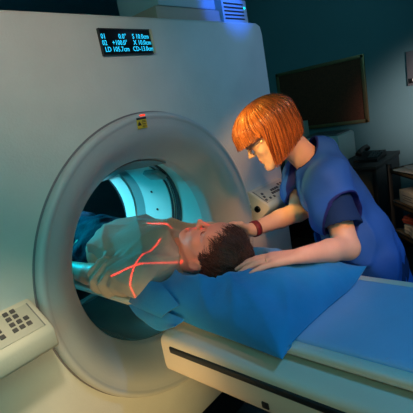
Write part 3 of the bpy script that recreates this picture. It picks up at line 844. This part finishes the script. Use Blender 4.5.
S.cap(WN(0, -.035, -.05), SM + np.array([.0, -.01, .0]), .047, .052, .02)
SX = (L0, 1.45)
S.cap(SM - Zv * .03, CH, .075, .098, .03, SX); S.cap(CH, WA, .098, .088, .03, SX); S.cap(WA, PE, .088, .108, .03, SX)
S.cap(SM, SL, .045, .052, .03); S.cap(SM, SR, .045, .052, .03)
S.chain([SL, EL], [.047, .038], .02); S.chain([EL, EL * .6 + WL * .4, WL], [.038, .035, .0245], .012)
S.chain([SR, ER], [.046, .037], .02); S.chain([ER, ER * .6 + WR * .4, WR], [.037, .034, .0245], .012)
hand(S, WL, (-.52, .84, -.03), (-.05, .08, 1), np.cross([-.52, .84, 0], Zv), 1.06, (.10, .16, .12), .10)
hand(S, WR, (-.62, .74, .16), (.70, .45, .50), (-.2, -.3, .9), .93, (.18, .30, .25), .09)
for q in (-1, 1):
    hip = PE + L0 * q * .085 - Zv * .05; kn = hip + F0 * .03 + np.array([0, 0, -.36]); an = kn - F0 * .03 + np.array([0, 0, -.32])
    S.chain([hip, kn, np.array([an[0], an[1], .085])], [.090, .056, .038], .03)
    S.cap((an[0], an[1], .04), np.array([an[0], an[1], .035]) + F0 * .15, .035, .026, .03)
me = S.mesh('nurse_body', 2)
paint(me, S.V, S.Q, [(1, WN(0, .093, -.0685), (.024, .014, .0105), (NL, NF, NUp))])
link('body', me, [M['skin2'], M['lip']], NU)

# scrub top: short sleeves and V neck; its skirt runs under the vest
def torso_layer(S, e, hem):
    S.cap(SM - Zv * .03, CH, .072 + e, .096 + e, .03, SX); S.cap(CH, WA, .096 + e, .096 + e, .03, SX); S.cap(WA, PE, .096 + e, .112 + e, .03, SX)
    S.cap(PE, PE + np.array([.02, -.01, hem]), .112 + e, .120 + e, .03, SX)
    S.cap(SM - F0 * .025, SM - F0 * .012 + Zv * .055, .066 + e, .046 + e, .02)
    S.cap(SM, SL, .047 + e, .050 + e, .03); S.cap(SM, SR, .047 + e, .050 + e, .03)
def neck_cut(S, k=.004, grow=0):
    S.cap(SM + Zv * .065 + F0 * .018, WN(0, -.01, -.07), .046 + grow, .052 + grow, k, None, 'sub')
    S.cap(SM + F0 * .10 + Zv * .03, SM + F0 * .135 - Zv * (.07), .045 + grow, .014 + grow, k, (F0, 2.2), 'sub')
S = SDF((.05, -.98, .60), (.92, -.08, 1.32), .0048)
torso_layer(S, .006, -.04)
S.chain([SL, SL + (EL - SL) * .66], [.054, .068], .02); S.chain([SR, SR + (ER - SR) * .60], [.060, .068], .02)
S.fold(lambda X, Y, Z: .012 * snoise(31, 9, (20, 60))(X, Y, Z))
neck_cut(S)
for A, E_, f_ in ((SL, EL, .60), (SR, ER, .52)):
    c_ = A + (E_ - A) * f_; d_ = unit(E_ - A); S.cap(c_ + d_ * .10, c_ + d_ * .10001, .10, .10, .0, None, 'sub'); 
me = S.mesh('scrub_top', 1); link('scrub_top', me, M['scrub'], NU)
# trousers
S = SDF((.35, -.95, .04), (.92, -.30, .86), .007)
S.cap(PE, PE + np.array([0, 0, -.06]), .112, .112, .03, SX)
for q in (-1, 1):
    hip = PE + L0 * q * .085 - Zv * .05; kn = hip + F0 * .03 + np.array([0, 0, -.36]); an = kn - F0 * .03 + np.array([0, 0, -.32])
    S.chain([hip, kn, np.array([an[0], an[1], .085])], [.104, .076, .068], .03)
S.fold(lambda X, Y, Z: .008 * snoise(33, 8, (15, 45))(X, Y, Z)); S.plane((0, 0, .085), (0, 0, -1), .004)
link('trousers', S.mesh('trousers', 1), M['scrub'], NU)
for q in (-1, 1):
    hip = PE + L0 * q * .085 - Zv * .05; an = hip + np.array([0, 0, -.68])
    S = SDF(np.array([an[0], an[1], 0]) - np.array([.2, .25, 0]), np.array([an[0], an[1], .14]) + np.array([.2, .25, 0]), .006)
    S.cap((an[0], an[1], .045), np.array([an[0], an[1], .038]) + F0 * .16, .044, .036, .02); S.cap((an[0], an[1], .05), np.array([an[0], an[1], .04]) - F0 * .03, .042, .036, .02); S.plane((0, 0, .004), (0, 0, -1), .002); S.plane((0, 0, .09), (0, 0, 1), .002)
    link('shoe', S.mesh('shoe', 1), M['white'], NU)
# lead vest: over the shoulders, open at the sides of the arms, V neck, navy binding
S = SDF((.05, -1.0, .50), (.95, -.06, 1.34), .0048)
torso_layer(S, .026, -.22)
S.cap(SM, SL + L0 * .012, .066, .068, .03); S.cap(SL, SL + (EL - SL) * .45, .070, .088, .02); S.cap(SM, SR - L0 * .01, .066, .066, .03); S.cap(SR, SR + (ER - SR) * .40, .068, .082, .02)
S.fold(lambda X, Y, Z: .026 * snoise(41, 9, (10, 30))(X, Y, Z) - .012 * (1 - np.abs(np.tanh(4.5 * snoise(43, 7, (18, 36), unit([.1, -.15, 1]))(X, Y, Z)))) ** 1.5 + .004 + .016 * snoise(42, 9, (30, 70))(X, Y, Z))
S2 = SDF((.05, -1.0, .50), (.95, -.06, 1.34), .0048)
for A, E_, o_ in ((SL, EL, 1), (SR, ER, -1)):
    dn_ = unit((E_ - A) - .05 * F0); a0 = A + dn_ * .128 + L0 * o_ * .02
    S2.cap(a0, a0 + dn_ * .2, .083, .10, .01)
    S2.cap(a0 + L0 * o_ * .05 - Zv * .03, a0 + L0 * o_ * .05 - Zv * .2, .07, .06, .02)
S3 = SDF((.05, -1.0, .50), (.95, -.06, 1.34), .0048)
S3.cap(SM + Zv * .060 + F0 * .012, WN(0, -.01, -.07), .060, .070, .004); S3.cap(SM + F0 * .10 + Zv * .035, SM + F0 * .15 - Zv * .085, .058, .020, .01, (F0, 2.2))
cutF = np.minimum(S2.F, S3.F)
k_ = .006; h_ = np.clip(.5 - .5 * (S.F + cutF) / k_, 0, 1); S.F = (S.F + (-cutF - S.F) * h_ + k_ * h_ * (1 - h_)).astype(np.float32)
me = S.mesh('lead_vest', 2)
q_ = (S.V - S.lo) / S.h; i0 = np.clip(np.floor(q_).astype(int), 0, S.n - 2); f_ = q_ - i0; ev_ = 0
for a in (0, 1):
    for b_ in (0, 1):
        for c_ in (0, 1):
            ev_ = ev_ + cutF[i0[:, 0] + a, i0[:, 1] + b_, i0[:, 2] + c_] * np.abs(1 - a - f_[:, 0]) * np.abs(1 - b_ - f_[:, 1]) * np.abs(1 - c_ - f_[:, 2])
at_ = me.attributes.new('edge', 'FLOAT', 'POINT'); at_.data.foreach_set('value', ev_.astype(np.float32))
nt = M['vest'].node_tree; pb = nt.nodes['Principled BSDF']; old = pb.inputs['Base Color'].links[0].from_socket
an = nt.nodes.new('ShaderNodeAttribute'); an.attribute_name = 'edge'; mr = nt.nodes.new('ShaderNodeMapRange')
mr.inputs[1].default_value = .0075; mr.inputs[2].default_value = .0095; nt.links.new(an.outputs['Fac'], mr.inputs[0])
mx = nt.nodes.new('ShaderNodeMixRGB'); mx.inputs[1].default_value = (.006, .012, .14, 1); nt.links.new(mr.outputs[0], mx.inputs[0]); nt.links.new(old, mx.inputs[2]); nt.links.new(mx.outputs[0], pb.inputs['Base Color'])
link('lead_vest', me, M['vest'], NU)
# wrist band, ring, glasses
dW = unit(WR - ER); c_ = WR - dW * .012
bm = bmesh.new()
a_ = unit(np.cross(dW, Zv)); b_ = np.cross(dW, a_)
lo_ = []
for r_, h_ in ((.0250, -.011), (.0285, -.011), (.0295, 0), (.0285, .011), (.0250, .011), (.0250, -.011)):
    lo_.append([tuple(c_ + dW * h_ + r_ * (a_ * math.cos(2 * PI * k / 28) + b_ * math.sin(2 * PI * k / 28))) for k in range(28)])
loft(bm, lo_); o = bm_obj('wrist_band', bm, M['maroon'], NU); o['label'] = 'maroon wrist band'
dH = unit([-.52, .84, -.03]); tH = unit(np.cross([-.52, .84, 0], Zv)); nH = unit(np.cross(tH, dH)); kn = WL + dH * .083 - tH * .0095 + nH * .003; dd = unit(dH * math.cos(.065) - tH * math.sin(.065)); dd = unit(dd * math.cos(.112) - nH * math.sin(.112)); rc = kn + dd * .020
a_ = unit(np.cross(dd, Zv)); b_ = np.cross(dd, a_)
bm = bmesh.new(); lo_ = []
for r_, h_ in ((.0092, -.002), (.0108, 0), (.0092, .002), (.0092, -.002)):
    lo_.append([tuple(rc + dd * h_ + r_ * (a_ * math.cos(2 * PI * k / 18) + b_ * math.sin(2 * PI * k / 18))) for k in range(18)])
loft(bm, lo_); o = bm_obj('finger_ring', bm, M['gold'], NU); o['label'] = 'gold ring'
gl = bpy.data.objects.new('glasses', None); COL.objects.link(gl); gl.parent = NU; gl['label'] = 'thin wire-framed glasses'
bm = bmesh.new()
for q in (-1, 1):
    tube(bm, [WN(q * .034 + .023 * math.cos(a), .103 - .004 * abs(math.cos(a)), -.004 + .020 * math.sin(a)) for a in np.linspace(0, 2 * PI, 25)], .0010, 5, False)
    tube(bm, [WN(q * .057, .100, .002), WN(q * .075, .085, .003), WN(q * .081, .01, .003), WN(q * .082, -.02, -.008)], .0011, 5)
tube(bm, [WN(-.011, .103, 0), WN(0, .108, .004), WN(.011, .103, 0)], .0010, 5)
bm_obj('glasses_frame', bm, M['wire'], gl)
for q in (-1, 1):
    bm = bmesh.new(); c_ = WN(q * .034, .1015, -.004); disc(bm, c_, NF, .021, .0012, 24); bm_obj('lens', bm, M['glass'], gl)
M['browr'] = mat('copper_brow', (.35, .12, .04), .7)
brow(NU, WN, M['browr'], .0022)
# copper bob
def bob():
    def prof(ph, s, k=1.0):
        """azimuth ph (0 = face), s 0..1 from crown to hem -> local head coordinates"""
        c, sn = math.cos(ph), math.sin(ph); fr = max(0, c)
        a = abs((ph + PI) % (2 * PI) - PI)
        fringe = 1 / (1 + math.exp((a - 1.27) / .05))
        bx, by = .094, (.134 if c > 0 else .124)
        rad = 1 / math.sqrt((sn / bx) ** 2 + (c / by) ** 2)
        zt, zc = .134, .040
        hem = (-.108 + .030 * max(0, -c)) * (1 - fringe) + (.044) * fringe
        arc_len = .16; vert = zc - hem
        tot = arc_len + max(vert, .02)
        d = s * tot
        if d < arc_len:
            t_ = d / arc_len * PI / 2; r = rad * math.sin(t_); z = zc + (zt - zc) * math.cos(t_)
        else:
            q = (d - arc_len) / max(vert, .02); r = rad * (1 + .06 * math.sin(q * PI * .75) * (1 - fringe) - .10 * q ** 4 * (1 - fringe) + fringe * .05 * q); z = zc - (d - arc_len)
        r *= k; drop = max(0, zc - z) * (1 - fringe)
        return np.array([r * sn * (1 - .9 * drop), r * c - .010 + drop * (.34 + .10 * c), z])
    W3 = lambda p: NO + NS * (p[0] * NL + p[1] * NF + p[2] * NUp)
    ev, ef, et = [], [], []; nu, nv = 96, 30
    for kk in (.985, .93):
        for i in range(nu):
            ph = 2 * PI * i / nu; tn = .25 + .3 * rng.uniform()
            for j in range(nv + 1):
                ev.append(W3(prof(ph, j / nv, kk))); et.append(tn)
    off = nu * (nv + 1)
    for i in range(nu):
        i2 = (i + 1) % nu
        for j in range(nv):
            a, b_, c_, d_ = i * (nv + 1) + j, i2 * (nv + 1) + j, i2 * (nv + 1) + j + 1, i * (nv + 1) + j + 1
            ef.append((a, d_, c_, b_)); ef.append((off + a, off + b_, off + c_, off + d_))
        a, b_ = i * (nv + 1) + nv, i2 * (nv + 1) + nv; ef.append((a, off + a, off + b_, b_))
    cv = []
    for _ in range(3000):
        ph0 = rng.uniform(-PI, PI); k = rng.uniform(.985, 1.035) if rng.uniform() < .93 else rng.uniform(1.03, 1.07); s1 = rng.uniform(.90, 1.035); s0 = rng.uniform(.02, .25) if rng.uniform() < .6 else rng.uniform(.2, .6)
        tw = rng.normal() * .09; pts = []; a1, p1 = rng.uniform(-.02, .02), rng.uniform(0, 6.28)
        for j in range(12):
            s_ = s0 + (s1 - s0) * j / 11
            pts.append(W3(prof(ph0 + tw * (s_ - .5) + a1 * math.sin(4 * s_ + p1), s_, k + .008 * math.sin(5 * s_ + p1))))
        cv.append(pts)
    return strands('hair', cv, M['redhair'], NU, .0016, .0007, 3, (ev, ef, et))
bob()
rebase(NU)

# ================================================================== THINGS ON THE GANTRY ROOF
t_ = thing('equipment_case', 'tan flat equipment case lying on the scanner roof beneath a pinkish case', 'case', (.435, .20, 1.826))
box_obj('case_body', (.435, .20, 1.860), (.39, .26, .055), M['tanbox'], t_, bev=.008)
for x in (.27, .60):
    for y in (.10, .30): box_obj('case_foot', (x, y, 1.8295), (.03, .03, .007), M['black'], t_, bev=.001)
rebase(t_)
t_ = thing('equipment_case', 'pinkish grey case stacked on top of the tan flat case on the scanner roof', 'case', (.445, .20, 1.888))
box_obj('case_body', (.445, .20, 1.935), (.35, .24, .09), M['device'], t_, bev=.008)
bm = bmesh.new(); box(bm, (.445, .0795, 1.935), (.30, .003, .004)); bm_obj('lid_seam', bm, M['ink'], t_, False)
rebase(t_)
t_ = thing('electronic_unit', 'flat vented unit with a tiny cyan indicator lit blue on the scanner roof', 'device', (.745, .20, 1.826))
box_obj('unit_case', (.750, .20, 1.890), (.195, .26, .104), M['device'], t_, bev=.006)
bm = bmesh.new()
for k in range(5): box(bm, (.74, .0695, 1.855 + .016 * k), (.15, .003, .006))
bm_obj('vent', bm, M['ink'], t_, False)
bm = bmesh.new(); disc(bm, (.825, .070, 1.905), (0, -1, 0), .005, .004); bm_obj('indicator', bm, mat('indicator_light', (.0, .4, .5), .4, emit=(.0, .8, 1), estr=2), t_)
box_obj('unit_base', (.746, .20, 1.832), (.215, .28, .012), M['paper'], t_, bev=.002)
rebase(t_)

# ================================================================== RIGHT WALL
def on_wall(name, label, cat, y0, y1, z0, z1): return thing(name, label, cat, (2.6, (y0 + y1) / 2, z0))
t_ = on_wall('cork_board', 'large dark cork board in a narrow brassy frame hanging on the teal wall', 'board', .15, .98, 1.118, 1.67)
box_obj('board_surface', (2.59, .567, 1.394), (.016, .80, .53), M['cork'], t_, bev=.001)
bm = bmesh.new()
for c_, s_ in (((2.587, .165, 1.394), (.026, .03, .556)), ((2.587, .969, 1.394), (.026, .03, .556)), ((2.587, .567, 1.6575), (.026, .83, .03)), ((2.587, .567, 1.1305), (.026, .83, .03))): box(bm, c_, s_, None, .004)
bm_obj('board_frame', bm, M['brass'], t_, True, 35); rebase(t_)
t_ = on_wall('wall_panel', 'small grey control plate mounted on the wall at the far right edge', 'wall panel', -.30, -.165, 1.36, 1.615)
box_obj('plate', (2.592, -.235, 1.487), (.016, .14, .255), M['grey'], t_, bev=.004)
box_obj('switch', (2.580, -.225, 1.395), (.012, .09, .035), M['black'], t_, bev=.002)
box_obj('switch_lever', (2.571, -.215, 1.40), (.010, .02, .02), M['white'], t_, bev=.002); rebase(t_)
# black desk along the wall
t_ = thing('desk', 'black desk standing against the teal wall behind the woman', 'desk', (2.3, .45, 0))
box_obj('desk_top', (2.28, .47, .842), (.60, 1.10, .03), M['black'], t_, bev=.004)
for y in (-.06, 1.0): box_obj('side_panel', (2.28, y, .4135), (.56, .03, .827), M['black'], t_, bev=.003)
box_obj('back_panel', (2.54, .47, .45), (.02, 1.03, .70), M['black'], t_, bev=.002)
bm = bmesh.new(); box(bm, (2.03, .16, .43), (.02, .40, .78), None, .004); d_ = bm_obj('cupboard_door', bm, M['black'], t_); box_obj('handle', (2.012, .30, .60), (.018, .012, .10), M['grey'], d_, bev=.003)
rebase(t_)
# white printer on the desk
t_ = thing('printer', 'white printer with dark paper opening standing on the black desk', 'printer', (2.28, .42, .857))
bm = bmesh.new(); L_ = []
for z, i in ((.862, .004), (.866, 0), (1.055, .0), (1.075, .006), (1.082, .016)): L_.append([(2.13 + i, .24 + i, z), (2.46 - i, .24 + i, z), (2.46 - i, .585 - i, z), (2.13 + i, .585 - i, z)])
loft(bm, L_, True, True); bm_obj('printer_body', bm, M['white'], t_, True, 35)
bm = bmesh.new(); loft(bm, [[(2.127, .50, 1.07), (2.127, .30, 1.07), (2.127, .345, .985), (2.127, .455, .985)], [(2.132, .50, 1.07), (2.132, .30, 1.07), (2.132, .345, .985), (2.132, .455, .985)]], True, True); bm_obj('paper_slot', bm, M['black'], t_, False)
box_obj('top_tray', (2.30, .41, 1.089), (.26, .30, .012), M['grey'], t_, bev=.003)
for y in (.27, .55): box_obj('foot', (2.2, y, .8595), (.03, .03, .005), M['black'], t_, bev=.001)
rebase(t_)
# pale green file box
t_ = thing('file_box', 'tall pale green file box standing on the desk beside the printer', 'box', (2.30, .72, .857))
box_obj('box_body', (2.30, .70, 1.035), (.24, .15, .355), M['greenbox'], t_, bev=.003)
bm = bmesh.new(); disc(bm, (2.18, .70, 1.13), (-1, 0, 0), .018, .003); bm_obj('finger_hole', bm, M['ink'], t_); rebase(t_)
# black telephone
t_ = thing('telephone', 'black desk telephone with its handset on, at the end of the desk', 'telephone', (2.28, .06, .857))
bm = bmesh.new(); L_ = [[(2.17, -.03, .859), (2.39, -.03, .859), (2.39, .15, .859), (2.17, .15, .859)], [(2.17, -.03, .875), (2.39, -.03, .905), (2.39, .15, .905), (2.17, .15, .875)]]
loft(bm, L_, True, True); bm_obj('phone_base', bm, M['black'], t_, True, 30)
bm = bmesh.new(); tube(bm, [(2.19, .115, .915), (2.21, .115, .932), (2.29, .115, .945), (2.37, .115, .942), (2.385, .115, .925)], [.026, .020, .016, .020, .026], 12); bm_obj('handset', bm, M['black'], t_)
bm = bmesh.new()
for i in range(3):
    for j in range(4): box(bm, (2.22 + .035 * j, -.01 + .028 * i, .8865 + .0048 * j), (.02, .018, .010))
bm_obj('keypad', bm, M['grey'], t_, False); rebase(t_)
# metal rack with things on it
RA = np.array([1.413, -.346]); d1 = unit(np.array([-.72, -.69])); d2 = unit(np.array([.69, -.72]))
RK = Matrix(((d1[0], d2[0], 0), (d1[1], d2[1], 0), (0, 0, 1)))
RP = lambda a, b_, z: Vector((RA[0] + d1[0] * a + d2[0] * b_, RA[1] + d1[1] * a + d2[1] * b_, z))
LA, LB = .42, .36
t_ = thing('shelf_rack', 'dark metal shelf rack with wooden boards at the far right edge', 'shelf', RP(LA / 2, LB / 2, 0))
for z in (.955, .765, .585, .20):
    box_obj('shelf', RP(LA / 2, LB / 2, z), (LA, LB, .018), M['wood'], t_, R=RK, bev=.002)
    bm = bmesh.new()
    for c_, s_ in ((RP(LA / 2, .004, z), (LA, .008, .028)), (RP(LA / 2, LB - .004, z), (LA, .008, .028)), (RP(.004, LB / 2, z), (.008, LB, .028)), (RP(LA - .004, LB / 2, z), (.008, LB, .028))): box(bm, c_, s_, RK)
    bm_obj('shelf_rim', bm, M['black'], t_, False)
for a in (.0, LA):
    for b_ in (0, LB): box_obj('post', RP(a, b_, .497), (.022, .022, .994), M['black'], t_, R=RK, bev=.002)
rebase(t_)
for k, (a, b_, rot, z) in enumerate(((.16, .14, .15, .9725), (.20, .17, -.2, .9790))):
    R_ = RK @ Matrix.Rotation(rot, 3, 'Z')
    bm = bmesh.new(); box(bm, RP(a, b_, z), (.21, .29, .006), R_, .001); box(bm, RP(a + .003, b_ + .002, z + .0), (.208, .288, .003), R_)
    o = bm_obj('magazine', bm, M['paper'], None, False)
    tag(o, ('pale magazine lying underneath on the rack\'s top shelf', 'pale magazine with reddish print lying uppermost on the rack\'s top shelf')[k], 'magazine', 'magazines on the rack')
    if k == 1:
        bm = bmesh.new(); box(bm, RP(a - .02, b_ - .03, z + .0034), (.09, .07, .0008), R_); bm_obj('cover_print', bm, M['redcloth'], o, False)
t_ = thing('carton', 'small pale cardboard carton standing on the middle shelf of the rack', 'box', RP(.12, .13, .779))
box_obj('carton_body', RP(.14, .085, .816), (.17, .13, .072), M['card'], t_, R=RK, bev=.002)
bm = bmesh.new()
for k in range(3): box(bm, RP(.14, .0195, .80 + .013 * k), (.10 - .03 * (k % 2), .001, .005), RK)
bm_obj('carton_print', bm, M['greyink'], t_, False); rebase(t_)
def folded(name, label, a, b_, z0, h, m, seed):
    c_ = np.array(RP(a, b_, z0 + h / 2)); S = SDF(c_ - np.array([.2, .2, h]), c_ + np.array([.2, .2, h]), .006)
    for k in range(3):
        zz = z0 + h * (k + .5) / 3; A = np.array(RP(a - .08, b_, zz)); B = np.array(RP(a + .08, b_, zz)); S.cap(A, B, h / 6.0 + .002, h / 6.0 + .002, .003, (np.array([d2[0], d2[1], 0]), 5.5))
    S.fold(lambda X, Y, Z: .008 * snoise(seed, 8, (30, 80))(X, Y, Z))
    S.plane((0, 0, z0 + .0005), (0, 0, -1), .001)
    o = link(name, S.mesh(name, 1), m); return tag(o, label, 'cloth')
folded('folded_cloth', 'crumpled white cloth folded on the lower shelf of the rack under red cloth', .16, .085, .596, .055, M['whitecloth'], 51)
folded('folded_cloth', 'dull red cloth folded on top of the crumpled white cloth on the rack', .17, .090, .655, .055, M['redcloth'], 52)

# ================================================================== LASERS (last: they need the geometry they fall on)
LA0, LA1 = (-.240, .041, 1.004), (-.055, -.115, 1.002)
# port at the top of the bore: sagittal line down the breastbone, throat and face
laser('overhead_laser', (0, .115, 1.33), (0, .03, 1.05), (0, 1, 0), [((0, .105, 1.09), (0, -.25, 1.10), .0026)], 30, 120)
# positioning laser on the left of the scanner front: transverse and coronal lines
laser('side_laser', (-.78, -.16, 1.42), (-.17, -.04, 1.0), (0, 1, 0), [((-.235, -.050, .935), (-.010, -.022, 1.055), .0028), (LA0, LA1, .0028)], 110, 60)
